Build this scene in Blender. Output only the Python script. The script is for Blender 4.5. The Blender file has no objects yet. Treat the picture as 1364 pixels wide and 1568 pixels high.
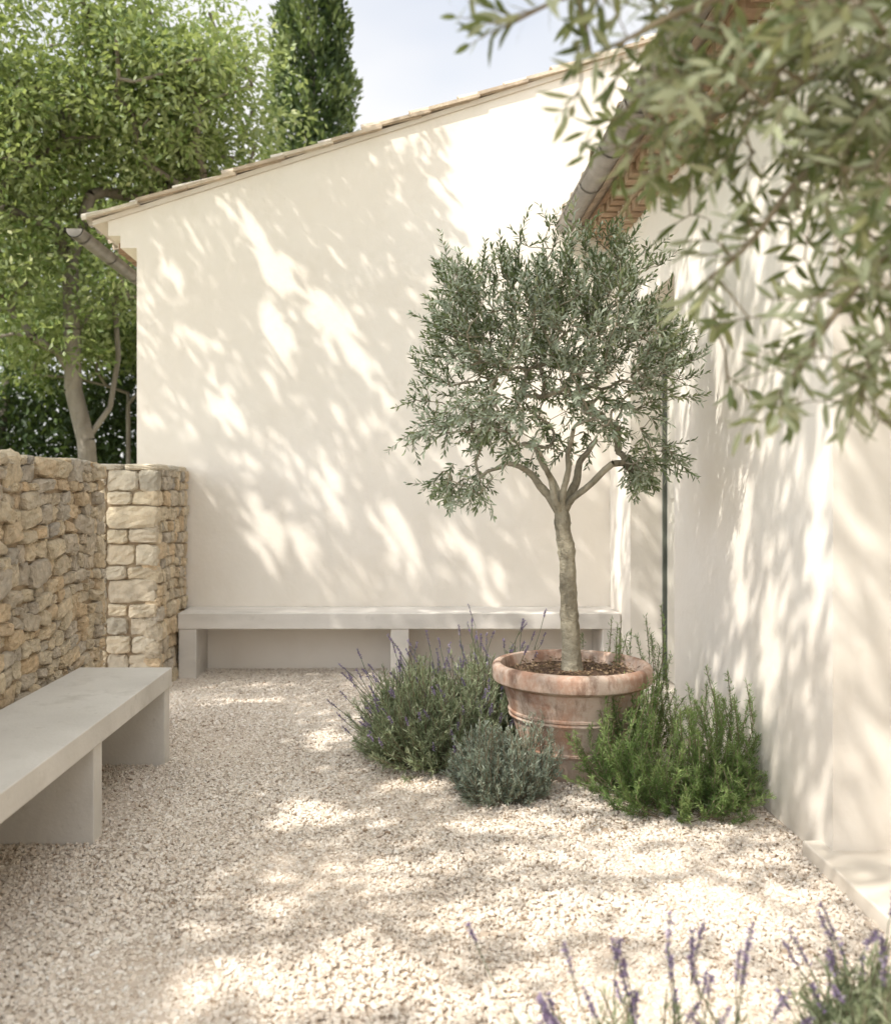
import bpy, math, numpy as np
from mathutils import Vector
rng=np.random.default_rng(7)
scene=bpy.context.scene
U=lambda a,b,n=None: rng.uniform(a,b,n)
def nrm(a): return a/np.maximum(np.linalg.norm(a,axis=-1,keepdims=True),1e-9)

# ---------------------------------------------------------------- materials
def newmat(name):
    m=bpy.data.materials.new(name); m.use_nodes=True
    nt=m.node_tree; b=nt.nodes['Principled BSDF']
    return m,nt,b
def N(nt,t,**k):
    n=nt.nodes.new(t)
    for a,v in k.items():
        if a in n.inputs: n.inputs[a].default_value=v
        else: setattr(n,a,v)
    return n
def ramp(nt,fac,stops):
    r=nt.nodes.new('ShaderNodeValToRGB'); e=r.color_ramp.elements
    while len(e)<len(stops): e.new(0.5)
    for i,(p,c) in enumerate(stops):
        e[i].position=p; e[i].color=(*c,1)
    nt.links.new(fac,r.inputs[0]); return r.outputs[0]
def mixc(nt,fac,a,b,mode='MIX'):
    m=nt.nodes.new('ShaderNodeMix'); m.data_type='RGBA'; m.blend_type=mode
    for i,v in ((0,fac),(6,a),(7,b)):
        if hasattr(v,'is_output'): nt.links.new(v,m.inputs[i])
        elif i==0: m.inputs[0].default_value=v
        else: m.inputs[i].default_value=(*v,1)
    return m.outputs[2]
def noise(nt,scale,detail=4,rough=0.55,vec=None,coord='Object',stretch=None):
    tc=nt.nodes.new('ShaderNodeTexCoord'); o=tc.outputs[coord]
    if stretch:
        mp=nt.nodes.new('ShaderNodeMapping'); mp.inputs['Scale'].default_value=stretch
        nt.links.new(o,mp.inputs[0]); o=mp.outputs[0]
    n=N(nt,'ShaderNodeTexNoise'); n.inputs['Scale'].default_value=scale
    n.inputs['Detail'].default_value=detail; n.inputs['Roughness'].default_value=rough
    nt.links.new(o,n.inputs['Vector']); return n.outputs[0]
def bump(nt,b,h,strength,dist=0.01):
    bp=N(nt,'ShaderNodeBump'); bp.inputs['Strength'].default_value=strength; bp.inputs['Distance'].default_value=dist
    nt.links.new(h,bp.inputs['Height']); nt.links.new(bp.outputs[0],b.inputs['Normal'])
def surf(name,c1,c2,scale=3,rough=0.85,bs=0.3,bscale=40,bd=0.01,detail=5,lo=.3,hi=.7,stretch=None,spec=.3,extra=None):
    m,nt,b=newmat(name)
    col=ramp(nt,noise(nt,scale,detail,stretch=stretch),[(lo,c1),(hi,c2)])
    for ex in (extra or []):
        e=ramp(nt,noise(nt,ex[0],6,.65,stretch=ex[3] if len(ex)>3 else None),[(ex[2],(0,0,0)),(min(1,ex[2]+.18),(1,1,1))])
        col=mixc(nt,e,col,ex[1])
    nt.links.new(col,b.inputs['Base Color'])
    b.inputs['Roughness'].default_value=rough; b.inputs['Specular IOR Level'].default_value=spec
    bump(nt,b,noise(nt,bscale,6,.6),bs,bd)
    return m
def attrmat(name,stops,rough=.9,nscale=30,namt=.35,bs=.5,bscale=60,bd=.01,dark=(.1,.08,.06)):
    m,nt,b=newmat(name)
    a=N(nt,'ShaderNodeAttribute'); a.attribute_name='rnd'
    col=ramp(nt,a.outputs['Fac'],stops)
    nz=ramp(nt,noise(nt,nscale,6,.65),[(.35,(1,1,1)),(.75,(1-namt,)*3)])
    col=mixc(nt,1.0,col,nz,'MULTIPLY')
    nt.links.new(col,b.inputs['Base Color']); b.inputs['Roughness'].default_value=rough
    b.inputs['Specular IOR Level'].default_value=.2
    bump(nt,b,noise(nt,bscale,6,.65),bs,bd); return m
def leafmat(name,stops,back,trans=.3,tcol=(.25,.35,.08),rough=.5):
    m,nt,b=newmat(name)
    a=N(nt,'ShaderNodeAttribute'); a.attribute_name='rnd'
    col=ramp(nt,a.outputs['Fac'],stops)
    g=N(nt,'ShaderNodeNewGeometry')
    if back: col=mixc(nt,g.outputs['Backfacing'],col,back)
    nt.links.new(col,b.inputs['Base Color']); b.inputs['Roughness'].default_value=rough
    b.inputs['Specular IOR Level'].default_value=.35
    t=N(nt,'ShaderNodeBsdfTranslucent'); t.inputs[0].default_value=(*tcol,1)
    ms=N(nt,'ShaderNodeMixShader'); ms.inputs[0].default_value=trans
    nt.links.new(b.outputs[0],ms.inputs[1]); nt.links.new(t.outputs[0],ms.inputs[2])
    nt.links.new(ms.outputs[0],nt.nodes['Material Output'].inputs[0]); return m

M={}
pex=[(.9,(.80,.73,.64),.52),(3.5,(.81,.745,.66),.58,(1,1,.35))]
M['plaster']=surf('plaster',(.83,.765,.68),(.87,.815,.74),1.3,.92,.3,18,.008,6,.25,.75,spec=.15,extra=pex)
M['plaster2']=surf('plaster_warm',(.83,.765,.68),(.87,.815,.74),1.1,.92,.3,18,.008,6,.25,.75,spec=.15,extra=pex)
M['concrete']=surf('concrete',(.55,.52,.475),(.68,.65,.60),2.5,.8,.3,60,.005,8,.3,.7,extra=[(4,(.50,.47,.42),.56),(22,(.43,.40,.355),.62),(60,(.36,.33,.29),.70)])
M['concrete_l']=surf('concrete_pale',(.60,.565,.52),(.76,.72,.67),2.2,.75,.2,60,.004,8,.3,.7,stretch=(1,3,3),extra=[(5,(.52,.49,.445),.58),(25,(.46,.43,.39),.66)])
M['mortar']=surf('mortar',(.28,.21,.14),(.44,.35,.24),14,1,.6,50,.02)
M['stone']=attrmat('rubble_stone',[(0,(.52,.47,.40)),(.25,(.64,.55,.43)),(.6,(.76,.64,.46)),(.85,(.74,.56,.36)),(1,(.62,.56,.47))],nscale=14,namt=.48,bs=1,bscale=30,bd=.03)
M['ashlar']=attrmat('ashlar_stone',[(0,(.56,.50,.40)),(.4,(.68,.58,.44)),(.75,(.76,.64,.46)),(1,(.62,.57,.48))],nscale=9,namt=.4,bs=.9,bscale=24,bd=.025)
M['gravel']=attrmat('gravel',[(0,(.36,.275,.20)),(.12,(.59,.495,.405)),(.5,(.745,.66,.565)),(.9,(.82,.755,.675)),(1,(.87,.835,.78))],nscale=40,namt=.10,bs=.2,bscale=90)
M['tile']=attrmat('roof_tile',[(0,(.52,.42,.32)),(.4,(.68,.57,.44)),(.8,(.74,.66,.54)),(1,(.54,.48,.41))],nscale=9,namt=.4,bs=.4,bscale=40)
M['brick']=attrmat('genoise_brick',[(0,(.40,.27,.18)),(1,(.56,.42,.30))],nscale=20,namt=.35,bs=.4)
M['soil']=surf('soil',(.05,.03,.02),(.13,.08,.05),30,1,.8,60,.02)
M['bark']=surf('olive_bark',(.19,.165,.115),(.45,.405,.305),12,.9,1,35,.025,8,.35,.65,stretch=(1,1,.35),extra=[(26,(.13,.11,.075),.60)])
M['bark2']=surf('tree_bark',(.13,.11,.085),(.30,.265,.22),5,.9,.9,16,.04,8,.3,.7,stretch=(1,1,.3))
M['twig']=surf('twig_bark',(.16,.13,.08),(.28,.23,.16),20,.9,.3,60)
M['door']=surf('painted_door',(.68,.64,.56),(.72,.68,.60),2,.6,.1,40)
M['frame']=surf('dark_frame',(.08,.09,.075),(.12,.13,.11),4,.5,.1,40)
M['step']=surf('limestone_step',(.66,.59,.50),(.76,.70,.62),4,.8,.2,50,.004)
m,nt,b=newmat('zinc'); M['zinc']=m
nt.links.new(ramp(nt,noise(nt,6,5),[(.3,(.20,.185,.165)),(.7,(.36,.33,.30))]),b.inputs['Base Color']); b.inputs['Metallic'].default_value=.4; b.inputs['Roughness'].default_value=.5
# terracotta with lime bloom
m,nt,b=newmat('terracotta'); M['terra']=m
c=ramp(nt,noise(nt,5,6),[(.3,(.33,.185,.13)),(.7,(.47,.295,.21))])
e=ramp(nt,noise(nt,5.0,9,.74,stretch=(1.4,1.4,.8)),[(.40,(0,0,0)),(.56,(.85,.85,.85))])
c=mixc(nt,e,c,(.56,.465,.39))
e2=ramp(nt,noise(nt,7,9,.74,stretch=(1.3,1.3,.4)),[(.52,(0,0,0)),(.62,(.75,.75,.75))])
c=mixc(nt,e2,c,(.22,.13,.09))
nt.links.new(c,b.inputs['Base Color']); b.inputs['Roughness'].default_value=.9; b.inputs['Specular IOR Level'].default_value=.15
bump(nt,b,noise(nt,30,8,.7),.5,.008)
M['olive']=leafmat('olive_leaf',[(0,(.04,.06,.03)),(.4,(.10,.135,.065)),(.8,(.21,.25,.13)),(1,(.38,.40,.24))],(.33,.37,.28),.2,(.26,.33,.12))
M['olive_fg']=leafmat('olive_leaf_light',[(0,(.05,.07,.025)),(.5,(.125,.155,.062)),(1,(.34,.34,.17))],(.36,.38,.25),.25,(.34,.39,.12))
M['leaf']=leafmat('broad_leaf',[(0,(.05,.085,.02)),(.4,(.13,.19,.05)),(.8,(.30,.35,.13)),(1,(.48,.49,.27))],(.27,.32,.16),.3,(.40,.48,.12))
M['leafdark']=leafmat('hedge_leaf',[(0,(.012,.025,.008)),(.6,(.035,.06,.018)),(1,(.10,.15,.04))],None,.15)
M['cyp']=leafmat('cypress_leaf',[(0,(.02,.04,.012)),(.5,(.075,.11,.04)),(1,(.22,.26,.10))],None,.15)
M['rose']=leafmat('rosemary_leaf',[(0,(.045,.085,.024)),(.5,(.14,.215,.065)),(1,(.34,.43,.17))],None,.25,(.28,.43,.11))
M['lav']=leafmat('lavender_leaf',[(0,(.10,.135,.07)),(.5,(.26,.31,.18)),(1,(.49,.53,.35))],None,.25,(.34,.42,.19))
M['sant']=leafmat('santolina_leaf',[(0,(.13,.17,.125)),(.5,(.28,.33,.255)),(1,(.47,.51,.42))],None,.2,(.3,.38,.24))
M['flower']=leafmat('lavender_flower',[(0,(.17,.125,.23)),(.6,(.31,.24,.39)),(1,(.47,.41,.53))],None,.25,(.40,.30,.50))
M['dry']=leafmat('dry_leaf',[(0,(.14,.08,.045)),(1,(.36,.26,.16))],None,.05)
M['grass']=surf('ground_cover',(.10,.12,.04),(.24,.22,.10),3,1,.6,20,.03)

# ---------------------------------------------------------------- mesh helpers
def link(o): scene.collection.objects.link(o); return o
def empty(name,loc=(0,0,0)):
    o=bpy.data.objects.new(name,None); o.location=loc; o.empty_display_size=.2; return link(o)
def put(o,parent):
    if parent: 
        o.parent=parent; o.matrix_parent_inverse=parent.matrix_basis.inverted()
    return o
def qmesh(name,V,F,mat,rnd=None,smooth=False,parent=None):
    V=np.asarray(V,np.float32).reshape(-1,3); F=np.asarray(F,np.int32)
    k=F.shape[1]; me=bpy.data.meshes.new(name)
    me.vertices.add(len(V)); me.vertices.foreach_set('co',V.ravel())
    me.loops.add(F.size); me.loops.foreach_set('vertex_index',F.ravel())
    me.polygons.add(len(F)); me.polygons.foreach_set('loop_start',np.arange(0,F.size,k,dtype=np.int32))
    me.update(calc_edges=True)
    me.polygons.foreach_set('use_smooth',np.full(len(F),smooth,dtype=bool))
    if rnd is not None:
        a=me.attributes.new('rnd','FLOAT','POINT'); a.data.foreach_set('value',np.asarray(rnd,np.float32))
    me.materials.append(M[mat]); me.update()
    return put(link(bpy.data.objects.new(name,me)),parent)
def pmesh(name,V,F,mat,parent=None,bevel=0,smooth=False):
    me=bpy.data.meshes.new(name); me.from_pydata([tuple(v) for v in V],[],[tuple(f) for f in F]); me.update()
    import bmesh
    bm=bmesh.new(); bm.from_mesh(me); bmesh.ops.recalc_face_normals(bm,faces=bm.faces); bm.to_mesh(me); bm.free()
    me.materials.append(M[mat]); o=put(link(bpy.data.objects.new(name,me)),parent)
    if smooth:
        for p in me.polygons: p.use_smooth=True
    if bevel:
        md=o.modifiers.new('bevel','BEVEL'); md.width=bevel; md.segments=2; md.limit_method='ANGLE'
    return o
BF=[(0,1,3,2),(4,6,7,5),(0,4,5,1),(2,3,7,6),(0,2,6,4),(1,5,7,3)]
def boxes(name,L,mat,parent=None,bevel=0):
    V=[];F=[]
    for (x0,x1,y0,y1,z0,z1) in L:
        o=len(V)
        for x in (x0,x1):
            for y in (y0,y1):
                for z in (z0,z1): V.append((x,y,z))
        F+=[tuple(o+i for i in f) for f in BF]
    return pmesh(name,V,F,mat,parent,bevel)
def prism(name,outline,axis,a,b,mat,parent=None,bevel=0):
    n=len(outline); V=[]
    for t in (a,b):
        for p in outline:
            V.append((p[0],t,p[1]) if axis=='y' else (t,p[0],p[1]))
    F=[tuple(range(n)),tuple(range(2*n-1,n-1,-1))]+[(i,(i+1)%n,n+(i+1)%n,n+i) for i in range(n)]
    return pmesh(name,V,F,mat,parent,bevel)
def lathe(name,prof,mat,loc,n=64,parent=None,wob=0,split=None):
    V=[];F=[]
    for i,(r,z) in enumerate(prof):
        for j in range(n):
            a=2*math.pi*j/n; rr=r*(1+wob*math.sin(3*a+z*9))
            V.append((loc[0]+rr*math.cos(a),loc[1]+rr*math.sin(a),loc[2]+z))
    for i in range(len(prof)-1):
        for j in range(n):
            F.append((i*n+j,i*n+(j+1)%n,(i+1)*n+(j+1)%n,(i+1)*n+j))
    o=pmesh(name,V,F,mat,parent,0,True)
    if split:
        md=o.modifiers.new('split','EDGE_SPLIT'); md.split_angle=math.radians(split)
    return o
def frame(D):
    up=np.where(np.abs(D[:,2:3])>.9,np.array([[1.,0,0]]),np.array([[0,0,1.]]))
    S=nrm(np.cross(D,up)); T=np.cross(S,D); return S,T
def cones(name,A,B,ra,rb,mat,n=6,parent=None):
    A=np.asarray(A);B=np.asarray(B);ra=np.asarray(ra);rb=np.asarray(rb)
    D=nrm(B-A); S,T=frame(D); an=np.arange(n)*2*math.pi/n
    ring=S[:,None]*np.cos(an)[None,:,None]+T[:,None]*np.sin(an)[None,:,None]
    V=np.concatenate([A[:,None]+ring*ra[:,None,None],B[:,None]+ring*rb[:,None,None]],1).reshape(-1,3)
    i=np.arange(n); f=np.stack([i,(i+1)%n,n+(i+1)%n,n+i],1)
    F=(f[None]+(np.arange(len(A))*2*n)[:,None,None]).reshape(-1,4)
    return qmesh(name,V,F,mat,smooth=True,parent=parent)
def tube(P,R,n=12,jit=0):
    P=np.asarray(P,float);R=np.asarray(R,float); D=nrm(np.gradient(P,axis=0)); 
    S=np.zeros_like(P);s=np.array([1.,0,0])
    for i in range(len(P)):
        s=s-D[i]*np.dot(s,D[i]); s/=np.linalg.norm(s); S[i]=s
    T=np.cross(D,S); an=np.arange(n)*2*math.pi/n
    rr=R[:,None]*(1+jit*rng.normal(size=(len(P),n)))
    V=(P[:,None]+S[:,None]*(np.cos(an)[None,:]*rr)[...,None]+T[:,None]*(np.sin(an)[None,:]*rr)[...,None]).reshape(-1,3)
    F=[]
    for i in range(len(P)-1):
        for j in range(n): F.append((i*n+j,i*n+(j+1)%n,(i+1)*n+(j+1)%n,(i+1)*n+j))
    return V,np.array(F)
def smoothline(P,k=6):
    P=np.asarray(P,float); out=[]
    for i in range(len(P)-1):
        p0=P[max(i-1,0)];p1=P[i];p2=P[i+1];p3=P[min(i+2,len(P)-1)]
        for t in np.arange(k)/k:
            out.append(.5*((2*p1)+(-p0+p2)*t+(2*p0-5*p1+4*p2-p3)*t*t+(-p0+3*p1-3*p2+p3)*t**3))
    out.append(P[-1]); return np.array(out)
def leaves(name,P,D,L,W,mat,rnd,parent=None,Nn=None,curl=.15,simple=False):
    n=len(P); D=nrm(D)
    if Nn is None: Nn=rng.normal(size=(n,3))+np.array([0,0,1.2])
    S=nrm(np.cross(D,Nn)); T=np.cross(S,D)
    L=np.broadcast_to(L,n)[:,None]; W=np.broadcast_to(W,n)[:,None]
    if simple:
        V=np.stack([P,P+D*L*.45+S*W*.5,P+D*L-T*L*curl,P+D*L*.45-S*W*.5],1)
        F=np.arange(n*4).reshape(-1,4); k=4
    else:
        vs=[]
        for t,w in ((0,.12),(.3,.9),(.65,.85),(1,.06)):
            c=P+D*L*t-T*L*curl*t*t
            vs+= [c+S*W*w*.5,c-S*W*w*.5]
        V=np.stack(vs,1); f=np.array([[0,1,3,2],[2,3,5,4],[4,5,7,6]])
        F=(f[None]+(np.arange(n)*8)[:,None,None]).reshape(-1,4); k=8
    return qmesh(name,V.reshape(-1,3),F,mat,np.repeat(rnd,k),smooth=not simple,parent=parent)
def grow(nodes,parents,targets,seg,order_from,jit=.12,pull=.25,down=0):
    nodes=[np.array(p,float) for p in nodes]; parents=list(parents)
    base=np.array(order_from); d0=np.linalg.norm(targets-base,axis=1)
    tips=[]
    for ti in np.argsort(d0):
        t=targets[ti]; Nn=np.array(nodes); d=np.linalg.norm(Nn-t,axis=1)
        dn=np.linalg.norm(Nn-base,axis=1)
        cost=d+np.where(dn>d0[ti],.6*(dn-d0[ti])+.05,0)
        j=int(np.argmin(cost)); a=nodes[j]; L=d[j]
        k=max(1,int(round(L/seg))); 
        pd=a-nodes[parents[j]] if parents[j]>=0 else np.array([0,0,1.]); pd=pd/(np.linalg.norm(pd)+1e-6)
        prev=j; c=a+pd*L*pull
        for q in range(1,k+1):
            s=q/k; p=(1-s)**2*a+2*s*(1-s)*c+s*s*t
            if q<k: p=p+rng.normal(size=3)*L*jit/k
            nodes.append(p); parents.append(prev); prev=len(nodes)-1
        tips.append((prev,ti))
    return np.array(nodes),np.array(parents),tips
def radii(parents,r0,p=2.4,n0=0,fixed=None):
    n=len(parents); acc=np.zeros(n); has=np.zeros(n,bool)
    r=np.zeros(n)
    for i in range(n-1,-1,-1):
        if not has[i]: acc[i]=r0**p
        r[i]=acc[i]**(1/p)
        if parents[i]>=0: acc[parents[i]]+=acc[i]; has[parents[i]]=True
    return r

# ---------------------------------------------------------------- camera
cam=bpy.data.cameras.new('camera'); co=link(bpy.data.objects.new('camera',cam))
co.location=(0,0,1.3); co.rotation_euler=(math.radians(90),0,0)
cam.sensor_fit='HORIZONTAL'; cam.sensor_width=36; cam.lens=37.56
cam.shift_x=.038; cam.shift_y=-.0235; cam.clip_start=.05; cam.clip_end=600
cam.dof.use_dof=True; cam.dof.focus_distance=4.4; cam.dof.aperture_fstop=2.6
scene.camera=co

# ---------------------------------------------------------------- light
d=np.array([.6,.45,-.9]); d/=np.linalg.norm(d)
sl=bpy.data.lights.new('sun','SUN'); sl.energy=5.0; sl.angle=math.radians(.5); sl.color=(1,.95,.865)
so=link(bpy.data.objects.new('sun',sl)); so.rotation_euler=Vector(d).to_track_quat('-Z','Y').to_euler(); so.location=(-6,-4,10)
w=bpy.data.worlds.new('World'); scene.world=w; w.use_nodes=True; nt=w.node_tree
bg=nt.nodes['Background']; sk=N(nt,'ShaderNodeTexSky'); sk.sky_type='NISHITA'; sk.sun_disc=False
sk.sun_elevation=math.asin(-d[2]); sk.sun_rotation=math.atan2(-d[0],-d[1]); sk.dust_density=1.5; sk.air_density=1
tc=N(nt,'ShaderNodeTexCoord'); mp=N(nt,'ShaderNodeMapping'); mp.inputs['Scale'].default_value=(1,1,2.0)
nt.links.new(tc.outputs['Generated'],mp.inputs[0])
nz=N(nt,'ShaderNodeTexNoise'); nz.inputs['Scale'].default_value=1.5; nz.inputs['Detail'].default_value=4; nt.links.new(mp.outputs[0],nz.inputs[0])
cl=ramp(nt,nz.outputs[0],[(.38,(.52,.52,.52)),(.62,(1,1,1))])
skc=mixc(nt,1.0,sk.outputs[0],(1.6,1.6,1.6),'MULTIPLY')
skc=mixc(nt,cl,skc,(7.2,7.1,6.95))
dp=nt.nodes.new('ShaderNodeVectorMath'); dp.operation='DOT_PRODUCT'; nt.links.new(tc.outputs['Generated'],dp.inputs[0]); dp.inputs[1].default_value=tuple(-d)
mr=nt.nodes.new('ShaderNodeMapRange'); nt.links.new(dp.outputs['Value'],mr.inputs[0])  # added fill: sky boosted toward the sun, behind the camera, to lift shade
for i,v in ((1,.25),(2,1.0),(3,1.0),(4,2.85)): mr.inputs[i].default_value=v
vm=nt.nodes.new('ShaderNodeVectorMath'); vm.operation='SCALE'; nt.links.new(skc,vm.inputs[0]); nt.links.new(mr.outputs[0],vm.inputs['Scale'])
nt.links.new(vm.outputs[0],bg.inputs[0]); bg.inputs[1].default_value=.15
scene.view_settings.view_transform='Standard'; scene.view_settings.look='None'; scene.view_settings.exposure=0

# ---------------------------------------------------------------- ground & gravel
boxes('ground',[(-150,150,-150,300,-.3,-.012)],'grass')
n=175000
gx=U(-1.72,1.44,n); gy=1.6+(6.78-1.6)*rng.random(n)
s=U(.0030,.0060,n)*np.where(rng.random(n)<.05,1.5,1); 
c8=np.array([[x,y,z] for x in (-1,1) for y in (-1,1) for z in (-1,1)],float)
dim=np.stack([s*U(.8,1.6,n),s*U(.7,1.1,n),s*U(.45,.85,n)],1)
V=c8[None]*dim[:,None]*(1+rng.uniform(-.45,.25,(n,8,3)))
a=U(0,6.283,n); tl=rng.normal(0,.35,n); tl2=rng.normal(0,.35,n)
ca,sa=np.cos(a)[:,None],np.sin(a)[:,None]
y=V[...,1]*np.cos(tl)[:,None]-V[...,2]*np.sin(tl)[:,None]; z=V[...,1]*np.sin(tl)[:,None]+V[...,2]*np.cos(tl)[:,None]
x=V[...,0]*np.cos(tl2)[:,None]-z*np.sin(tl2)[:,None]; z=V[...,0]*np.sin(tl2)[:,None]+z*np.cos(tl2)[:,None]
gz=s*.45+U(0,.0035,n)+.006*np.sin(gx*5+gy*2)*np.cos(gy*4)
V=np.stack([x*ca-y*sa+gx[:,None],x*sa+y*ca+gy[:,None],z+gz[:,None]],2)
V=V.reshape(-1,3); F=(np.array(BF)[None]+(np.arange(n)*8)[:,None,None]).reshape(-1,4)
patch=.07*np.sin(gx*3.3+gy*1.7)*np.cos(gy*2.3-gx)
rn=np.repeat(np.clip(rng.beta(2.4,2,n)+patch-.35*(rng.random(n)<.06),0,1),8)
o=len(V); gxs=np.linspace(-6,1.6,40); gys=np.linspace(-3,6.85,50)
G=np.array([[x,y,-.002] for y in gys for x in gxs]); f=[]
for j in range(49):
    for i in range(39): f.append((o+j*40+i,o+j*40+i+1,o+(j+1)*40+i+1,o+(j+1)*40+i))
qmesh('gravel',np.concatenate([V,G]),np.concatenate([F,np.array(f)]),'gravel',np.concatenate([rn,np.full(len(G),.2)]))

# ---------------------------------------------------------------- far house
fh=empty('stucco_house',(0,6.8,0))
zr=lambda x:3.34+.316*(x+2.01)
prism('gable_wall',[(-2.01,0),(5,0),(5,zr(5)),(-2.22,zr(-2.22)),(-2.22,3.17),(-2.13,3.17),(-2.13,3.08),(-2.01,3.08)],'y',6.8,12,'plaster',fh)
def slab(name,x0,x1,y0,y1,f,th,mat,par): return prism(name,[(x0,f(x0)),(x1,f(x1)),(x1,f(x1)+th),(x0,f(x0)+th)],'y',y0,y1,mat,par)
slab('roof_deck',-2.33,5,6.785,12,lambda x:zr(x)+.002,.035,'step',fh)
def tiles(name,x0,x1,ys,f,L,r,par,flip=1):
    VV=[];FF=[];RR=[];k=8
    slope=(f(1)-f(0)); u=np.array([1,0,slope]); u/=np.linalg.norm(u)
    wv=np.array([-u[2],0,u[0]]); 
    v=np.array([0,1.,0]); nrow=int(abs(x1-x0)/(L*.82*abs(u[0])))+1
    for yc in ys:
        for i in range(nrow):
            xs=x0+i*L*.82*u[0]+rng.normal(0,.012); P0=np.array([xs,yc+rng.normal(0,.006),f(xs)])
            tiltv=wv*(.026+rng.normal(0,.005)); r0=r*U(.94,1.06); r1=r0*.80; rc=rng.random()
            o=len(VV)
            for (pt,rr) in ((P0+tiltv,r0),(P0+u*L,r1)):
                for q in (0,-.016):
                    for j in range(k+1):
                        an=math.pi*j/k
                        VV.append(pt+v*math.cos(an)*(rr+q)+wv*math.sin(an)*(rr+q)*.8); RR.append(rc)
            K=k+1
            for j in range(k):
                FF+= [(o+j,o+j+1,o+2*K+j+1,o+2*K+j),(o+K+j,o+3*K+j,o+3*K+j+1,o+K+j+1),(o+j,o+K+j,o+K+j+1,o+j+1)]
            FF+=[(o,o+2*K,o+3*K,o+K),(o+k,o+K+k,o+3*K+k,o+2*K+k)]
    return qmesh(name,VV,FF,'tile',RR,parent=par)
tiles('roof_tiles',-2.4,5,[6.845+.2*i for i in range(20)],lambda x:zr(x)+.03,.44,.08,fh)
VL=[]
x=-2.36
while x<4.8:
    VL.append(x); x+=.355
V=[];F=[];R=[]
for x in VL:
    o=len(V); L=.37; j=rng.normal(0,.007); rc=rng.random(); h_=rng.normal(0,.005)
    for X in (x,x+L):
        for Y in (6.75+j,6.90):
            for q in (0,.024):
                V.append((X,Y,zr(X)+.036+q+h_+(.018 if X==x else 0))); R.append(rc)
    F+=[tuple(o+i for i in f) for f in BF]
qmesh('verge_tiles',V,F,'tile',R,parent=fh)
def gutter(name,x,z,y0,y1,r,par):
    ys=[y0,y1]; V=[];F=[];k=14
    for Y in ys:
        for rr in (r,r-.006):
            for j in range(k+1):
                an=math.pi*(1+j/k)-0; V.append((x+rr*math.cos(an),Y,z+rr*math.sin(an)))
    K=k+1
    for j in range(k):
        F+=[(j,j+1,2*K+j+1,2*K+j),(K+j,3*K+j,3*K+j+1,K+j+1),(j,K+j,K+j+1,j+1),(2*K+j,2*K+j+1,3*K+j+1,3*K+j)]
    F+=[(0,2*K,3*K,K),(k,K+k,3*K+k,2*K+k)]
    pmesh(name,V,F,'zinc',par,0,False)
    for nm,xx in (('lip',x-r),):
        a,b=tube([(xx,y0,z),(xx,(y0+y1)/2,z),(xx,y1,z)],[.011]*3,8); qmesh(name+'_lip',a,b,'zinc',smooth=True,parent=par)
    V=[];F=[]
    Y=y0+.15
    while Y<y1:
        o=len(V)
        for yy in (Y,Y+.03):
            for j in range(K):
                an=math.pi*(1+j/k); V.append((x+(r+.008)*math.cos(an),yy,z+(r+.008)*math.sin(an)))
        for j in range(k): F.append((o+j,o+j+1,o+K+j+1,o+K+j))
        Y+=.62
    pmesh(name+'_straps',V,F,'zinc',par)
    V=[(x,y0,z)]+[(x+r*math.cos(math.pi*(1+j/k)),y0,z+r*math.sin(math.pi*(1+j/k))) for j in range(K)]
    pmesh(name+'_cap',V,[(0,j+1,j+2) for j in range(k)],'zinc',par)
gutter('gutter',-2.44,3.20,6.72,12,.065,fh)
boxes('genoise_blocks',[(-2.2+.0,-2.02,6.83+.16*i,6.93+.16*i,3.09,3.165) for i in range(1,30)],'brick',fh)

# ---------------------------------------------------------------- right house
rh=empty('stucco_house',(1.45,3,0))
prism('side_wall',[(-3,0),(1.9,0),(1.9,2.46),(3.2,2.46),(3.2,0),(5.13,0),(5.13,2.5),(6.16,2.5),(6.16,0),(6.797,0),(6.797,3.03),(-3,3.03)],'x',1.45,1.80,'plaster2',rh)
boxes('door_frame',[(1.66,1.72,5.13,5.165,0.05,2.495),(1.66,1.72,6.132,6.158,0.05,2.495),(1.66,1.72,5.165,6.132,2.46,2.495)],'frame',rh)
boxes('door_leaf',[(1.685,1.72,5.165,6.132,.06,2.46),(1.672,1.684,5.25,5.60,.2,1.1),(1.672,1.684,5.69,6.04,.2,1.1),(1.672,1.684,5.25,5.60,1.25,2.35),(1.672,1.684,5.69,6.04,1.25,2.35)],'door',rh,.003)
boxes('door_leaf_near',[(1.74,1.79,1.9,3.197,.06,2.457),(1.725,1.739,2.0,2.5,.2,1.1),(1.725,1.739,2.6,3.1,.2,1.1),(1.725,1.739,2.0,2.5,1.25,2.35),(1.725,1.739,2.6,3.1,1.25,2.35)],'door',rh,.003)
boxes('door_threshold',[(1.385,1.735,1.8,3.30,-.002,.06)],'step',rh,.006)
boxes('door_sill',[(1.46,1.80,5.14,6.15,-.002,.05)],'step',rh,.005)
L=[];P=[]
for c,(x0,z0) in enumerate(((1.37,3.04),(1.27,3.135))):
    y=-2.9+c*.06
    while y<6.7:
        L.append((x0+rng.normal(0,.004),1.6,y,y+.085,z0,z0+.06)); y+=.13
    P.append((x0-.015,1.6,-3,6.796,z0+.063,z0+.088))
V=[];F=[];R=[]
for (x0,x1,y0,y1,z0,z1) in L+P:
    o=len(V); rc=rng.random()
    for x in (x0,x1):
        for y in (y0,y1):
            for z in (z0,z1): V.append((x,y,z)); R.append(rc)
    F+=[tuple(o+i for i in f) for f in BF]
qmesh('genoise',V,F,'brick',R,parent=rh)
boxes('genoise_infill',[(1.449,1.79,-3,6.795,3.031,3.13),(1.36,1.79,-3,6.795,3.134,3.20)],'plaster2',rh)
fr=lambda x:3.225+.30*(x-1.2)
slab('roof_deck',1.20,5,-3,6.796,fr,.04,'tile',rh)
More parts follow.
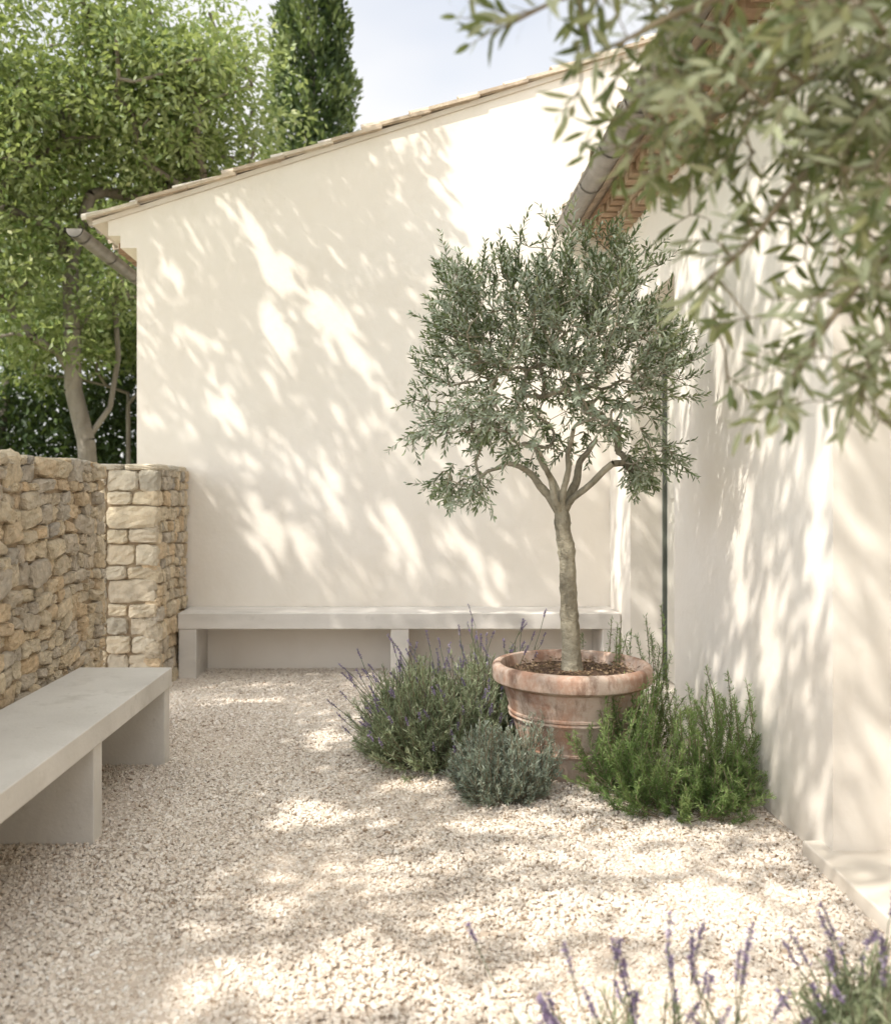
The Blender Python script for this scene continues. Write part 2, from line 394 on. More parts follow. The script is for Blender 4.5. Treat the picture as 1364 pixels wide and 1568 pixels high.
tiles('roof_tiles',1.12,4.8,[-2.9+.21*i for i in range(46)],lambda x:fr(x)+.04,.44,.09,rh)
gutter('gutter',1.125,3.24,-3,6.79,.068,rh)
prism('end_wall',[(1.801,0),(5,0),(5,4.3),(1.801,3.4)],'y',-3,-2.7,'plaster2',rh)

# ---------------------------------------------------------------- stone walls
def cubegrid(k):
    V={};F=[];vl=[]
    def vid(p):
        key=tuple(np.round(p,5))
        if key not in V: V[key]=len(vl); vl.append(p)
        return V[key]
    t=np.linspace(-1,1,k+1)
    for ax in range(3):
        for sg in (-1,1):
            for i in range(k):
                for j in range(k):
                    q=[]
                    for (a,b) in ((i,j),(i+1,j),(i+1,j+1),(i,j+1)):
                        p=np.zeros(3); p[ax]=sg; p[(ax+1)%3]=t[a]; p[(ax+2)%3]=t[b]; q.append(vid(p))
                    F.append(q if sg>0 else q[::-1])
    return np.array(vl),np.array(F)
CV,CF=cubegrid(5)
pn=(np.abs(CV)**7).sum(1)**(1/7); CVr=CV/pn[:,None]
def partition(w,h,hmin,hmax,asp):
    out=[];st=[(0,0,w,h)]
    while st:
        x,y,a,b=st.pop()
        if b>hmax*1.3 and (a<b*2.2 or rng.random()<.3):
            t=b*U(.32,.68); st+=[(x,y,a,t),(x,y+t,a,b-t)]
        elif a>b*2.2 and a>.30:
            t=a*U(.35,.65); st+=[(x,y,t,b),(x+t,y,a-t,b)]
        elif b>hmax or (b>hmin*2.0 and rng.random()<.35):
            t=b*U(.36,.64); st+=[(x,y,a,t),(x,y+t,a,b-t)]
        elif a>b*asp*U(.8,1.4):
            t=a*U(.35,.65); st+=[(x,y,t,b),(x+t,y,a-t,b)]
        else: out.append((x,y,a,b))
    return out
def stones(name,org,u,nv,w,h,mat,par,hmin=.045,hmax=.115,asp=2.0,depth=.1,warp=.016,jit=.28,gap=.0015,rnoise=.055,prot=.014):
    org=np.array(org,float);u=np.array(u,float);nv=np.array(nv,float);up=np.array([0,0,1.])
    VV=[];FF=[];RR=[];o=0
    for (x,y,a,b) in partition(w,h,hmin,hmax,asp):
        hx,hy,hz=a/2-gap,b/2-gap,depth/2
        co8=rng.uniform(-1,1,(2,2,2,3))*np.array([min(hx,hy*1.8)*jit*1.3,hy*jit*1.5,.013])
        p=CVr.copy(); wt=(p+1)/2
        off=np.zeros_like(p)
        for i in (0,1):
            for j in (0,1):
                for k in (0,1):
                    wgt=(wt[:,0] if i else 1-wt[:,0])*(wt[:,1] if j else 1-wt[:,1])*(wt[:,2] if k else 1-wt[:,2])
                    off+=wgt[:,None]*co8[i,j,k]
        q=p*np.array([hx,hy,hz])+off+rng.normal(0,1,p.shape)*np.array([rnoise*hy,rnoise*hy,.0035])
        th=rng.normal(0,.07*jit/.2); q=np.stack([q[:,0]*math.cos(th)-q[:,1]*math.sin(th),q[:,0]*math.sin(th)+q[:,1]*math.cos(th),q[:,2]],1)
        X=x+a/2+q[:,0]; Z=y+b/2+q[:,1]
        Z=Z+warp*np.sin(X*3.1+Z*2)*np.sin(Z/h*math.pi)+warp*.6*np.sin(X*7.7+1+Z*5)*np.sin(Z/h*math.pi); X=X+warp*.5*np.sin(Z*9)*np.sin(np.clip(X/w,0,1)*math.pi)
        VV.append(org+X[:,None]*u+Z[:,None]*up+(q[:,2]-hz+rng.uniform(-prot,prot))[:,None]*nv)
        tone=rng.random()*.8+.2-.35*(y/h)**2*rng.random() if mat=='stone' else rng.random()
        FF.append(CF+o); RR.append(np.full(len(q),np.clip(tone,0,1))); o+=len(q)
    return qmesh(name,np.concatenate(VV),np.concatenate(FF),mat,np.concatenate(RR),parent=par)
sw=empty('stone_wall',(-1.8,2.5,0))
stones('face_stones',(-1.63,-1.5,0),(0,1,0),(1,0,0),6.43,1.45,'stone',sw)
stones('end_stones',(-1.63,4.95,0),(-1,0,0),(0,1,0),.40,1.44,'stone',sw)
stones('outer_stones',(-2.05,-1.5,0),(0,1,0),(-1,0,0),6.43,1.44,'stone',sw,hmax=.16)
boxes('core',[(-2.02,-1.655,-1.48,4.90,0,1.40)],'mortar',sw)
V=[];F=[];R=[];o=0
yy=-1.5
while yy<4.9:
    L=U(.09,.22); hh=U(.03,.055)
    p=CVr*np.array([.19,L/2-.004,hh/2])*(1+rng.normal(0,.05,CVr.shape)); p[:,2]+=1.425+hh/2-.02; p[:,1]+=yy+L/2; p[:,0]-=1.84+rng.normal(0,.012)
    V.append(p);F.append(CF+o);R.append(np.full(len(p),rng.random()));o+=len(p); yy+=L
qmesh('top_stones',np.concatenate(V),np.concatenate(F),'stone',np.concatenate(R),parent=sw)
sp=empty('stone_pier',(-1.9,6.3,0))
stones('front_stones',(-1.965,5.97,0),(1,0,0),(0,-1,0),.335,1.44,'ashlar',sp,hmin=.09,hmax=.17,asp=2.8,jit=.08,warp=.004,gap=.003,prot=.008)
stones('front_stones_small',(-2.27,5.975,0),(1,0,0),(0,-1,0),.305,1.44,'ashlar',sp,hmin=.05,hmax=.12,asp=1.5,jit=.12,warp=.004,gap=.003,prot=.008)
stones('side_stones',(-1.63,5.98,0),(0,1,0),(1,0,0),.80,1.45,'stone',sp,hmin=.06,hmax=.13,asp=1.5,jit=.16,warp=.010)
boxes('core',[(-2.24,-1.655,6.0,6.79,0,1.43)],'mortar',sp)
V=[];F=[];R=[];o=0
for (x0,x1,y0,y1) in ((-2.27,-2.08,5.965,6.35),(-2.08,-1.86,5.96,6.30),(-1.86,-1.625,5.97,6.28),(-1.86,-1.62,6.28,6.55),(-1.86,-1.63,6.55,6.79),(-2.27,-1.86,6.35,6.79)):
    p=CVr*np.array([(x1-x0)/2-.002,(y1-y0)/2-.002,.022])*(1+rng.normal(0,.02,CVr.shape))+np.array([(x0+x1)/2,(y0+y1)/2,1.455])
    V.append(p);F.append(CF+o);R.append(np.full(len(p),rng.random()));o+=len(p)
qmesh('cap_stones',np.concatenate(V),np.concatenate(F),'ashlar',np.concatenate(R),parent=sp)

# ---------------------------------------------------------------- benches
cb=empty('concrete_bench',(-1.4,3,0))
boxes('seat',[(-1.60,-1.155,1.35,4.48,.362,.45)],'concrete',cb,.004)
for i,(a,b_) in enumerate(((4.385,4.475),(3.41,3.50),(2.3,2.39),(1.36,1.45))):
    boxes('leg_%d'%(i+1),[(-1.58,-1.165,a,b_,-.01,.361)],'concrete',cb,.004)
bb=empty('concrete_bench',(0,6.6,0))
boxes('seat',[(-1.615,1.445,6.42,6.797,.345,.455)],'concrete_l',bb,.005)
for i,(a,b_) in enumerate(((-1.612,-1.49),(-.145,-.02),(1.32,1.442))):
    boxes('leg_%d'%(i+1),[(a,b_,6.43,6.796,-.01,.344)],'concrete_l',bb,.004)

# ---------------------------------------------------------------- pot
PX,PY=.74,4.3
rb=lambda z:.192+(.322-.192)*(z/.425)**.92
prof=[(.0,.0),(rb(0)-.006,0),(rb(0)+.002,.006),(rb(.06),.06),(rb(.118),.118),(rb(.12)+.010,.122),(rb(.13)+.012,.131),(rb(.14)+.008,.139),(rb(.142),.142),
 (rb(.2),.2),(rb(.262),.262),(rb(.264)+.010,.265),(rb(.275)+.013,.275),(rb(.283)+.006,.284),(rb(.29)+.011,.291),(rb(.298)+.009,.299),(rb(.302),.303),
 (rb(.36),.36),(rb(.412),.412),(rb(.42)+.012,.420),(.352,.426),(.362,.434),(.366,.450),(.364,.470),(.366,.486),(.362,.499),(.352,.508),(.338,.511),(.326,.506),(.320,.494),(.312,.44),(.300,.40)]
lathe('terracotta_pot',prof,'terra',(PX,PY,0),80,wob=.004,split=35)
ot=empty('olive_tree',(PX,PY,.44))
lathe('soil',[(.0,.475),(.15,.472),(.25,.462),(.318,.455)],'soil',(PX,PY,0),40,ot)
n=700; a=U(0,6.28,n); r=np.sqrt(rng.random(n))*.305
P=np.stack([PX+r*np.cos(a),PY+r*np.sin(a),.470+U(0,.014,n)],1)
leaves('bark_chips',P,rng.normal(size=(n,3))*[1,1,.3],U(.01,.028,n),U(.006,.013,n),'dry',rng.random(n)*.8,ot,simple=True)

# ---------------------------------------------------------------- potted olive
FK=np.array([.695,4.3,1.20])
tp=smoothline([(PX+.005,PY,.43),(PX-.004,PY,.60),(PX-.012,PY+.01,.80),(PX-.022,PY,1.0),(PX-.040,PY,1.12),FK+[0,0,.02]],8)
tr=np.interp(np.linspace(0,1,len(tp)),[0,.06,.2,.45,.8,.93,1],[.060,.049,.042,.038,.037,.036,.022])
kt=np.linspace(0,1,len(tp)); knots=1+.04*np.sin(kt*31)+.16*np.exp(-((kt-.33)/.018)**2)+.12*np.exp(-((kt-.62)/.018)**2)
tv,tf=tube(tp,tr*knots,18,.045)
qmesh('trunk',tv,tf,'bark',smooth=True,parent=ot)
C=np.array([.645,4.3,1.91])
T=[]
while len(T)<590:
    v=rng.normal(size=3); v/=np.linalg.norm(v); rad=rng.random()**.42
    q=v*rad
    if q[2]<-.35 and np.hypot(q[0],q[1])<.42: continue
    if q[2]<-.1 and rng.random()<.22: continue
    lump=1+.11*math.sin(5*math.atan2(v[1],v[0])+2*v[2])+.09*math.sin(7*v[2]+3*v[0])
    p=C+q*np.array([.62,.56,.53])*lump
    if p[2]<1.30 : p[2]=1.30+U(0,.10)
    T.append(p)
for (x,z,k) in ((.20,1.36,12),(.30,1.34,8),(1.02,1.40,14),(1.12,1.50,8),(.10,1.58,8)):
    for _ in range(k): T.append((x+rng.normal(0,.05),4.3+rng.normal(0,.12),z+rng.normal(0,.04)))
T=np.array(T)
nodes=[FK];par=[-1]; limbs=[]
for e in ((-.26,0,.24),(-.12,.16,.34),(.03,-.12,.38),(.17,.06,.34),(.22,-.08,.22),(-.14,-.16,.27)):
    e=np.array(e); prev=0; pts=[FK-np.array([-.008,0,.09]),FK-np.array([0,0,.02])]
    for q in range(1,6):
        s=q/5; pt=FK+e*s+np.array([0,0,.03])*math.sin(s*3.1)+rng.normal(0,.008,3); nodes.append(pt); pts.append(pt); par.append(prev); prev=len(nodes)-1
    limbs.append(pts)
nd,pr,tips=grow(nodes,par,T,.05,FK,.25)
r=radii(pr,.0020,2.35); r=np.minimum(r,.018)
i=np.arange(1,len(nd)); cones('branches',nd[pr[i]],nd[i],np.minimum(r[pr[i]],r[i]*1.3),r[i],'bark',7,ot)
for li,pts in enumerate(limbs):
    c=smoothline(pts,4); big=.028 if li in(0,3) else .018
    v,f=tube(c,np.linspace(big,.009,len(c)),10,.04); qmesh('limb_%d'%(li+1),v,f,'bark',smooth=True,parent=ot)
def shoots(name,starts,dirs,Ls,par,leafL,leafW,mat,spacing=.012,gravity=.0,tw='twig',upn=1.0,tr=.0014,scat=.12,ra_=.3,curl=.12,tonef=None):
    A=[];B=[];RA=[];RB=[];P=[];D=[];NN=[];LL=[];RR=[]
    for s,dv,L in zip(starts,dirs,Ls):
        dv=dv/np.linalg.norm(dv); k=max(3,int(L/.03)); p=s.copy(); cur=dv.copy(); pts=[p.copy()]
        for q in range(k):
            cur=cur+rng.normal(0,.09,3)+np.array([0,0,gravity]); cur/=np.linalg.norm(cur); p=p+cur*L/k; pts.append(p.copy())
        pts=np.array(pts)
        A.append(pts[:-1]);B.append(pts[1:]); rr=np.linspace(tr,tr*.4,k+1); RA.append(rr[:-1]);RB.append(rr[1:])
        nl=int(L/spacing); base=rng.random(); tone=np.clip(rng.normal(.42,.22),0,1)
        for j in range(nl):
            t=(j+.5)/nl; f=t*k; i0=min(int(f),k-1); pt=pts[i0]+(pts[i0+1]-pts[i0])*(f-i0)
            ax=nrm(pts[i0+1]-pts[i0]); S=nrm(np.cross(ax,[.3,.2,1.])); Tt=np.cross(S,ax)
            an=base*6.28+ (j//2)*1.57+(j%2)*math.pi+rng.normal(0,ra_)
            rad=S*math.cos(an)+Tt*math.sin(an)
            opn=U(.35,.95)*(1-.5*t)+.15
            dd=ax*(1)+rad*opn*1.3+rng.normal(0,scat,3)
            P.append(pt);D.append(dd);NN.append(ax*1.0-rad*.5+np.array([0,0,upn*.6])+rng.normal(0,.35,3))
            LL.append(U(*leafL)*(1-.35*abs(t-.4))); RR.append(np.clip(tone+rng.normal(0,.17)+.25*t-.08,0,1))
    cones(name+'_twigs',np.concatenate(A),np.concatenate(B),np.concatenate(RA),np.concatenate(RB),tw,4,par)
    LL=np.array(LL); n=len(P)
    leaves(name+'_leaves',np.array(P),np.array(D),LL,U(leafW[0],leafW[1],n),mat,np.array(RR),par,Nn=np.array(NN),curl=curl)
S=[];Dv=[];Ls=[]
for (ni,ti) in tips:
    p=nd[ni]; out=(p-C)/np.array([.6,.56,.5]); m_=np.linalg.norm(out); out=out/(m_+.2)
    for q in range(3 if m_>.5 else 2):
        up=.75 if out[2]>-.3 else .0
        S.append(p); Dv.append(out*1.0+np.array([0,0,up])+rng.normal(0,.5,3)); Ls.append(U(.07,.15)*(1.6 if (rng.random()<.12 and out[2]>.1) else 1))
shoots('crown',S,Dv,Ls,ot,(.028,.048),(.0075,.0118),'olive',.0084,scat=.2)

# ---------------------------------------------------------------- foreground olive
og=empty('olive_tree',(1.2,.9,0))
pl=[[(1.2,1.0,2.05),(.95,1.4,2.2),(.7,1.55,2.2),(.5,1.6,2.18),(.3,1.55,2.14),(.16,1.6,2.10)],
    [(.9,1.45,2.2),(.7,1.6,2.08),(.55,1.68,1.98),(.44,1.7,1.88)],
    [(1.15,1.1,1.95),(.95,1.5,2.0),(.80,1.6,1.95),(.68,1.62,1.85),(.60,1.65,1.74),(.53,1.66,1.68)],
    [(1.15,1.1,1.9),(.98,1.5,1.9),(.85,1.6,1.75),(.74,1.6,1.62),(.67,1.6,1.52),(.64,1.62,1.46)],
    [(1.1,1.3,1.85),(.95,1.55,1.75),(.85,1.6,1.62),(.79,1.6,1.52),(.765,1.6,1.45)],
    [(1.15,1.1,2.1),(.9,1.4,2.15),(.65,1.45,2.12),(.45,1.5,2.08),(.33,1.5,2.02)],
    [(1.1,1.2,2.1),(.95,1.5,2.1),(.8,1.7,2.08),(.65,1.8,2.05),(.5,1.85,2.02)],
    [(1.1,1.3,2.0),(.92,1.5,2.02),(.8,1.5,1.98),(.72,1.5,1.90)],
    [(1.15,1.0,2.1),(.9,1.1,2.4),(.6,1.2,2.5),(.3,1.3,2.45)],
    [(1.15,1.0,2.1),(1.1,1.2,2.5),(.9,1.4,2.6)],[(1.2,.9,2.1),(1.2,.6,2.5),(1.0,.2,2.6)]]
S=[];Dv=[];Ls=[];nodes=[];par=[]
for bi,p in enumerate(pl):
    c=smoothline(p,6); k=len(c)
    v,f=tube(c,np.linspace(.011,.003,k),7); qmesh('branch_%d'%bi,v,f,'twig',smooth=True,parent=og)
    for j in range(k): nodes.append(c[j]); par.append(-1 if j==0 else len(nodes)-2)
    Ltot=np.linalg.norm(np.diff(c,axis=0),axis=1).sum(); ns=int(Ltot/.07)
    for j in range(ns):
        t=.3+.7*(j+rng.random())/ns
        if t>=1: t=.999
        f_=t*(k-1);i0=int(f_); pt=c[i0]+(c[i0+1]-c[i0])*(f_-i0); ax=nrm(c[i0+1]-c[i0])
        S.append(pt);Dv.append(ax*.7+rng.normal(0,.7,3)+np.array([-.1,0,-.1]));Ls.append(U(.05,.12))
    S.append(c[-2]);Dv.append(c[-1]-c[-2]);Ls.append(.09)
TG=[]
for (x,z,k,sg) in ((.30,2.10,7,.05),(.46,2.07,18,.06),(.60,2.06,24,.07),(.74,2.05,26,.07),(.86,2.0,22,.07),(.46,1.93,9,.045),(.60,1.92,11,.05),(.76,1.90,12,.05),(.86,1.85,9,.05),(.68,1.77,6,.04),(.56,1.72,3,.03),(.80,1.72,7,.045),(.72,1.62,5,.035),(.80,1.56,7,.04),(.67,1.51,5,.03),(.76,1.48,4,.03),(.86,1.62,6,.05)):
    for _ in range(k): TG.append((x+rng.normal(0,sg),1.62+rng.normal(0,.12),z+rng.normal(0,sg)))
nd,pr,tips=grow(nodes,par,np.array(TG),.04,(1.15,1.1,2.0),.2)
r=np.minimum(radii(pr,.0018,2.35),.008); i=np.array([q for q in range(len(nd)) if pr[q]>=0]); 
cones('side_branches',nd[pr[i]],nd[i],np.minimum(r[pr[i]],r[i]*1.3),r[i],'twig',5,og)
for (ni,ti) in tips:
    for q in range(2):
        S.append(nd[ni]);Dv.append(nrm(nd[ni]-nd[pr[ni]])*.6+rng.normal(0,.65,3)+np.array([-.1,0,-.05]));Ls.append(U(.05,.12))
shoots('crown',S,Dv,Ls,og,(.044,.068),(.011,.016),'olive_fg',.0145,gravity=-.03,tr=.0016,scat=.35,ra_=.9,curl=.2)
v,f=tube(smoothline([(1.25,.85,-.02),(1.22,.88,.6),(1.25,.92,1.2),(1.2,.96,1.7),(1.16,1.0,2.12)],6),np.linspace(.07,.035,25),12,.03)
qmesh('trunk',v,f,'bark',smooth=True,parent=og)

# ---------------------------------------------------------------- shrubs
def shrub(name,c,rx,ry,h,ns,npl,mat,nl,nw,up=.8,tones=(.25,.3),flow=0,fh=(.15,.3),flean=.0,fs=1.0,rag=.07,bend=0.):
    e=empty(name,(c[0],c[1],0)); c=np.array([c[0],c[1],0.])
    a=U(0,6.283,ns); rr=np.sqrt(rng.random(ns))
    base=c+np.stack([rr*np.cos(a)*rx*.5,rr*np.sin(a)*ry*.5,np.zeros(ns)],1)
    el=np.arccos(np.clip(rng.random(ns)**.9,0,1)); 
    lump=1+.14*np.sin(3*a+1)+.1*np.sin(5*a)+rng.normal(0,rag,ns)
    tip=c+np.stack([np.sin(el)*np.cos(a)*rx*lump,np.sin(el)*np.sin(a)*ry*lump,np.cos(el)**.8*h*lump*(.88+.2*rng.random(ns))+.03],1)
    mid=(base+tip)/2+np.stack([np.cos(a)*rx*(.12+bend),np.sin(a)*ry*(.12+bend),-np.full(ns,h*.02)],1)+rng.normal(0,.03+bend*.1,(ns,3))*[1,1,.3]
    A=[];B=[]
    bz=lambda t:(1-t)**2*base+2*t*(1-t)*mid+t*t*tip
    for q0,q1 in ((0,.33),(.33,.66),(.66,1)):
        A.append(bz(q0));B.append(bz(q1))
    A=np.concatenate(A);B=np.concatenate(B); cones('stems',A,B,np.full(len(A),.0022),np.full(len(A),.0014),'twig',4,e)
    t=.2+.8*rng.random((ns,npl))**.75; tt=t[...,None]
    P=(1-tt)**2*base[:,None]+2*tt*(1-tt)*mid[:,None]+tt*tt*tip[:,None]+rng.normal(0,.003,(ns,npl,3))
    ax=nrm(2*(1-tt)*(mid-base)[:,None]+2*tt*(tip-mid)[:,None])
    D=ax*up+rng.normal(0,.45,P.shape)+np.array([0,0,.12])
    stone=rng.normal(tones[0],.17,(ns,1)); rn=np.clip(stone+t**2*tones[1]+rng.normal(0,.13,t.shape),0,1)
    n=ns*npl; leaves('leaves',P.reshape(-1,3),D.reshape(-1,3),U(nl[0],nl[1],n),U(nw[0],nw[1],n),mat,rn.ravel(),e,curl=.05,simple=True)
    if flow:
        ids=rng.integers(0,ns,flow); A=tip[ids]-.02*nrm(tip[ids]-c); dv=nrm((A-c)*[1,1,.3]/max(rx,.1)*.7+np.array([flean,0,1.0])+rng.normal(0,.22,(flow,3)))
        Lf=U(fh[0],fh[1],flow)[:,None]; Mp=A+dv*Lf*.55; dv2=nrm(dv+rng.normal(0,.12,dv.shape)); Bp=Mp+dv2*Lf*.45
        cones('flower_stems',np.concatenate([A,Mp]),np.concatenate([Mp,Bp]),np.full(2*flow,.0016),np.full(2*flow,.0012),'lav',4,e)
        k=46; q=rng.random((flow,k))
        spl=np.minimum(Lf,U(.035,.065,(flow,1))*fs)
        P=Bp[:,None]-dv2[:,None]*(q*spl)[...,None]; D=dv2[:,None]*.7+rng.normal(0,.65,P.shape)
        leaves('flowers',P.reshape(-1,3),D.reshape(-1,3),U(.006,.0115,flow*k)*fs,U(.0035,.0055,flow*k)*fs,'flower',rng.random(flow*k),e,simple=True)
    return e
shrub('lavender_bush',(.12,4.46),.38,.33,.41,700,58,'lav',(.022,.042),(.0035,.0055),flow=115,fh=(.07,.24),tones=(.3,.5),flean=-.3,fs=1.1)
shrub('lavender_bush',(.42,4.80),.27,.24,.42,260,46,'lav',(.022,.042),(.0035,.0055),flow=50,fh=(.12,.30),tones=(.25,.45),fs=1.1)
shrub('santolina_bush',(.385,3.93),.22,.19,.26,440,46,'sant',(.014,.028),(.003,.005),tones=(.25,.4))
shrub('rosemary_bush',(1.09,3.88),.37,.28,.45,200,150,'rose',(.016,.030),(.003,.0045),up=.5,tones=(.15,.6),rag=.15,bend=.18)
shrub('rosemary_bush',(1.08,4.66),.27,.24,.54,110,130,'rose',(.016,.030),(.003,.0045),up=.5,tones=(.1,.55),rag=.13,bend=.1)
shrub('rosemary_bush',(1.09,3.74),.30,.20,.20,110,110,'rose',(.016,.028),(.003,.0045),up=.5,tones=(.25,.6),rag=.15,bend=.2)
shrub('lavender_bush',(1.02,1.98),.20,.14,.27,130,44,'lav',(.025,.045),(.0035,.0055),flow=26,fh=(.05,.18),tones=(.4,.4),fs=1.25)
shrub('lavender_bush',(.56,1.98),.34,.12,.18,60,18,'lav',(.025,.045),(.0035,.0055),flow=46,fh=(.08,.26),tones=(.35,.4),fs=1.25)
n=1500
cx=rng.choice([.13,.40,1.08,.74,1.3,-.9],n,p=[.2,.25,.25,.1,.1,.1]); 
P=np.stack([np.clip(cx+rng.normal(0,.30,n),-1.1,1.4),3.95+rng.normal(0,.42,n),U(.010,.018,n)],1)
leaves('fallen_leaves',P,rng.normal(size=(n,3))*[1,1,.15],U(.010,.028,n),U(.004,.009,n),'dry',rng.random(n),Nn=np.tile([0,0,1.],(n,1))+rng.normal(0,.3,(n,3)),simple=True)

# ---------------------------------------------------------------- distant trees
def bigtree(name,nodes,par,cents,ncl,lpc,clr,leafL,leafW,mat,droop=.6,seg=.3,r0=.012,rmax=.14,bark='bark2'):
    e=empty(name,tuple(nodes[0])); T=[]
    wts=np.array([c[3]*c[4]*c[5] for c in cents]); wts=wts/wts.sum()
    for _ in range(ncl):
        c=cents[rng.choice(len(cents),p=wts)]; v=rng.normal(size=3); v/=np.linalg.norm(v)
        T.append(np.array(c[:3])+v*rng.random()**.45*np.array(c[3:6]))
    T=np.array(T)
    nd,pr,tips=grow(nodes,par,T,seg,nodes[0],.2)
    r=np.minimum(radii(pr,r0,2.3),rmax); i=np.arange(1,len(nd))
    cones('branches',nd[pr[i]],nd[i],np.minimum(r[pr[i]],r[i]*1.2),r[i],bark,7,e)
    ns=7; SP=np.repeat(T,ns,0)+rng.normal(size=(ncl*ns,3))*np.array([.5,.5,.36])*np.repeat(U(.6,1.3,ncl)*clr,ns)[:,None]
    m=lpc//ns; n=ncl*ns*m
    off=rng.normal(size=(n,3))*np.array([.13,.13,.085])*(clr/.46); P=np.repeat(SP,m,0)+off
    D=nrm(off)*1.0+np.array([0,0,-droop])+rng.normal(0,.5,(n,3))
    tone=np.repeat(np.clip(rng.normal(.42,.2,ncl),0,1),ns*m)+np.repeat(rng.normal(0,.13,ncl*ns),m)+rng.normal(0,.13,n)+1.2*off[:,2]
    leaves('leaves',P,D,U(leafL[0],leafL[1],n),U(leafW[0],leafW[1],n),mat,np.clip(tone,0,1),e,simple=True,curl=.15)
    return e
def chain(segs):
    nodes=[];par=[]
    for s in segs:
        pi,pts=s
        for p in pts:
            nodes.append(np.array(p,float)); par.append(pi); pi=len(nodes)-1
    return nodes,par
nodes,par=chain([(-1,[(-3.75,11,0),(-3.78,11,.6),(-3.8,11,1.3),(-3.85,11,1.9)]),(3,[(-4.0,11,2.5),(-3.98,10.9,3.2),(-4.0,10.9,4.0),(-3.8,11,4.8)]),(3,[(-3.6,11.1,2.3),(-3.5,11.1,2.9),(-3.55,11.1,3.6),(-3.2,11,4.3)])])
bigtree('broadleaf_tree',nodes,par,[(-3.6,11,6.1,1.9,1.4,1.3),(-2.6,11.3,5.5,1.35,1.2,.85),(-4.9,10.8,5.0,1.2,1.2,1.6),(-4.6,10.7,3.5,1.1,.9,.7),(-3.4,10.9,3.9,.8,.7,.6)],185,224,.50,(.07,.12),(.037,.058),'leaf',r0=.018,rmax=.15,droop=.25)
nodes,par=chain([(-1,[(-6.2,14,0),(-6.2,14,2),(-6,14,3.5)])])
bigtree('broadleaf_tree',nodes,par,[(-6,14.5,5.6,2.6,1.6,2.2),(-4.2,15,4.3,1.9,1.2,1.2)],130,168,.62,(.09,.14),(.045,.07),'leaf',droop=.25)
ey=empty('cypress_tree',(-1.72,16,0)); n=36000
z=U(.3,13.0,n); rmax_=.66*np.clip(z/1.5,0,1)**.5*np.clip((13.6-z)/5,0,1)**.5
a=U(0,6.283,n); ph=a*4+np.sin(z*.9)*1.5
lump=1+.24*np.sin(ph+z*1.1)*np.sin(z*2.9+a*2)+.16*np.sin(z*6.1+a*5)*np.sin(a*7)
rr=rmax_*lump*rng.random(n)**.22
P=np.stack([-1.72+rr*np.cos(a),16+rr*np.sin(a),z],1)
D=np.stack([np.cos(a)*.5,np.sin(a)*.5,np.full(n,1.)],1)+rng.normal(0,.45,(n,3))
leaves('foliage',P,D,U(.08,.18,n),U(.05,.08,n),'cyp',np.clip((lump-1)*2.2+rng.normal(.5,.2,n),0,1),ey,simple=True)
v,f=tube([(-1.72,16,0),(-1.72,16,3),(-1.72,16,7),(-1.72,16,12)],[.16,.13,.08,.02],8); qmesh('trunk',v,f,'bark2',smooth=True,parent=ey)
n=46000
P=np.stack([U(-11,-2.3,n),U(13,15.5,n),U(0,1,n)],1)
hh=3.3+.4*np.sin(P[:,0]*1.3)+.4*np.sin(P[:,0]*3.1+1)
P[:,2]=P[:,2]**.8*hh
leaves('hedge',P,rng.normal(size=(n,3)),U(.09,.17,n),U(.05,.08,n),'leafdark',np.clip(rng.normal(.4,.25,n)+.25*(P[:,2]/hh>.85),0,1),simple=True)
nodes,par=chain([(-1,[(-3.9,12.8,0),(-3.9,12.8,1.5),(-3.9,12.8,2.5)])])
bigtree('shrub_tree',nodes,par,[(-4.8,12.6,3.5,.9,.6,.7),(-3.2,12.8,3.4,.8,.6,.8)],70,154,.4,(.07,.11),(.035,.055),'leaf',r0=.008,rmax=.05,droop=.25)

# ---------------------------------------------------------------- shade tree that dapples the court
# gaps in its crown, given in metres on the surfaces they light: (u,v,su,sv,angle)
wallgap=[(-1.05,3.02,.13,.26,25),(-.62,2.62,.38,.15,-42),(-1.0,2.48,.11,.30,18),(-1.58,2.39,.08,.17,15),(-1.34,1.88,.10,.25,22),(-.38,2.25,.16,.11,-35),
 (-.62,1.33,.16,.23,25),(-1.1,1.07,.15,.28,25),(-.74,.83,.10,.26,22),(-.10,.97,.13,.32,32),(.33,.93,.12,.22,30),(-1.72,1.98,.06,.13,20),(-.95,1.6,.05,.14,20),(-.5,1.9,.07,.15,25),(.6,.7,.08,.2,20),(-1.55,1.2,.04,.14,20),(-1.95,2.6,.06,.35,5),(.2,1.55,.06,.2,25),(-1.75,2.9,.07,.2,20),(-.2,2.0,.05,.15,25),(-1.2,1.45,.05,.15,22)]
groundgap=[(-.45,4.89,.13,.26,0),(-.40,3.75,.19,.20,0),(.03,4.13,.18,.14,0),(-.15,3.15,.35,.12,8),(.43,3.64,.30,.11,5),(-.41,2.9,.13,.07,0),(-.20,2.47,.36,.19,8),(.44,2.86,.48,.14,6),
 (.95,2.86,.4,.22,5),(.88,3.25,.34,.09,5),(.61,2.35,.6,.16,5),(-.97,5.73,.30,.10,8),(-.2,5.3,.3,.07,5),(.9,3.5,.3,.07,0),(.2,6.1,.4,.06,0),(-.9,6.15,.3,.05,0)]
sidegap=[(5.0,1.7,.10,.55,0),(4.75,2.3,.12,.4,0),(4.1,1.0,.10,.45,5),(3.75,.7,.10,.4,5),(4.4,1.9,.05,.5,0),(3.5,2.2,.16,.5,8),(3.3,1.2,.09,.4,5),(3.9,2.5,.12,.3,5),(6.5,1.2,.1,.9,0)]
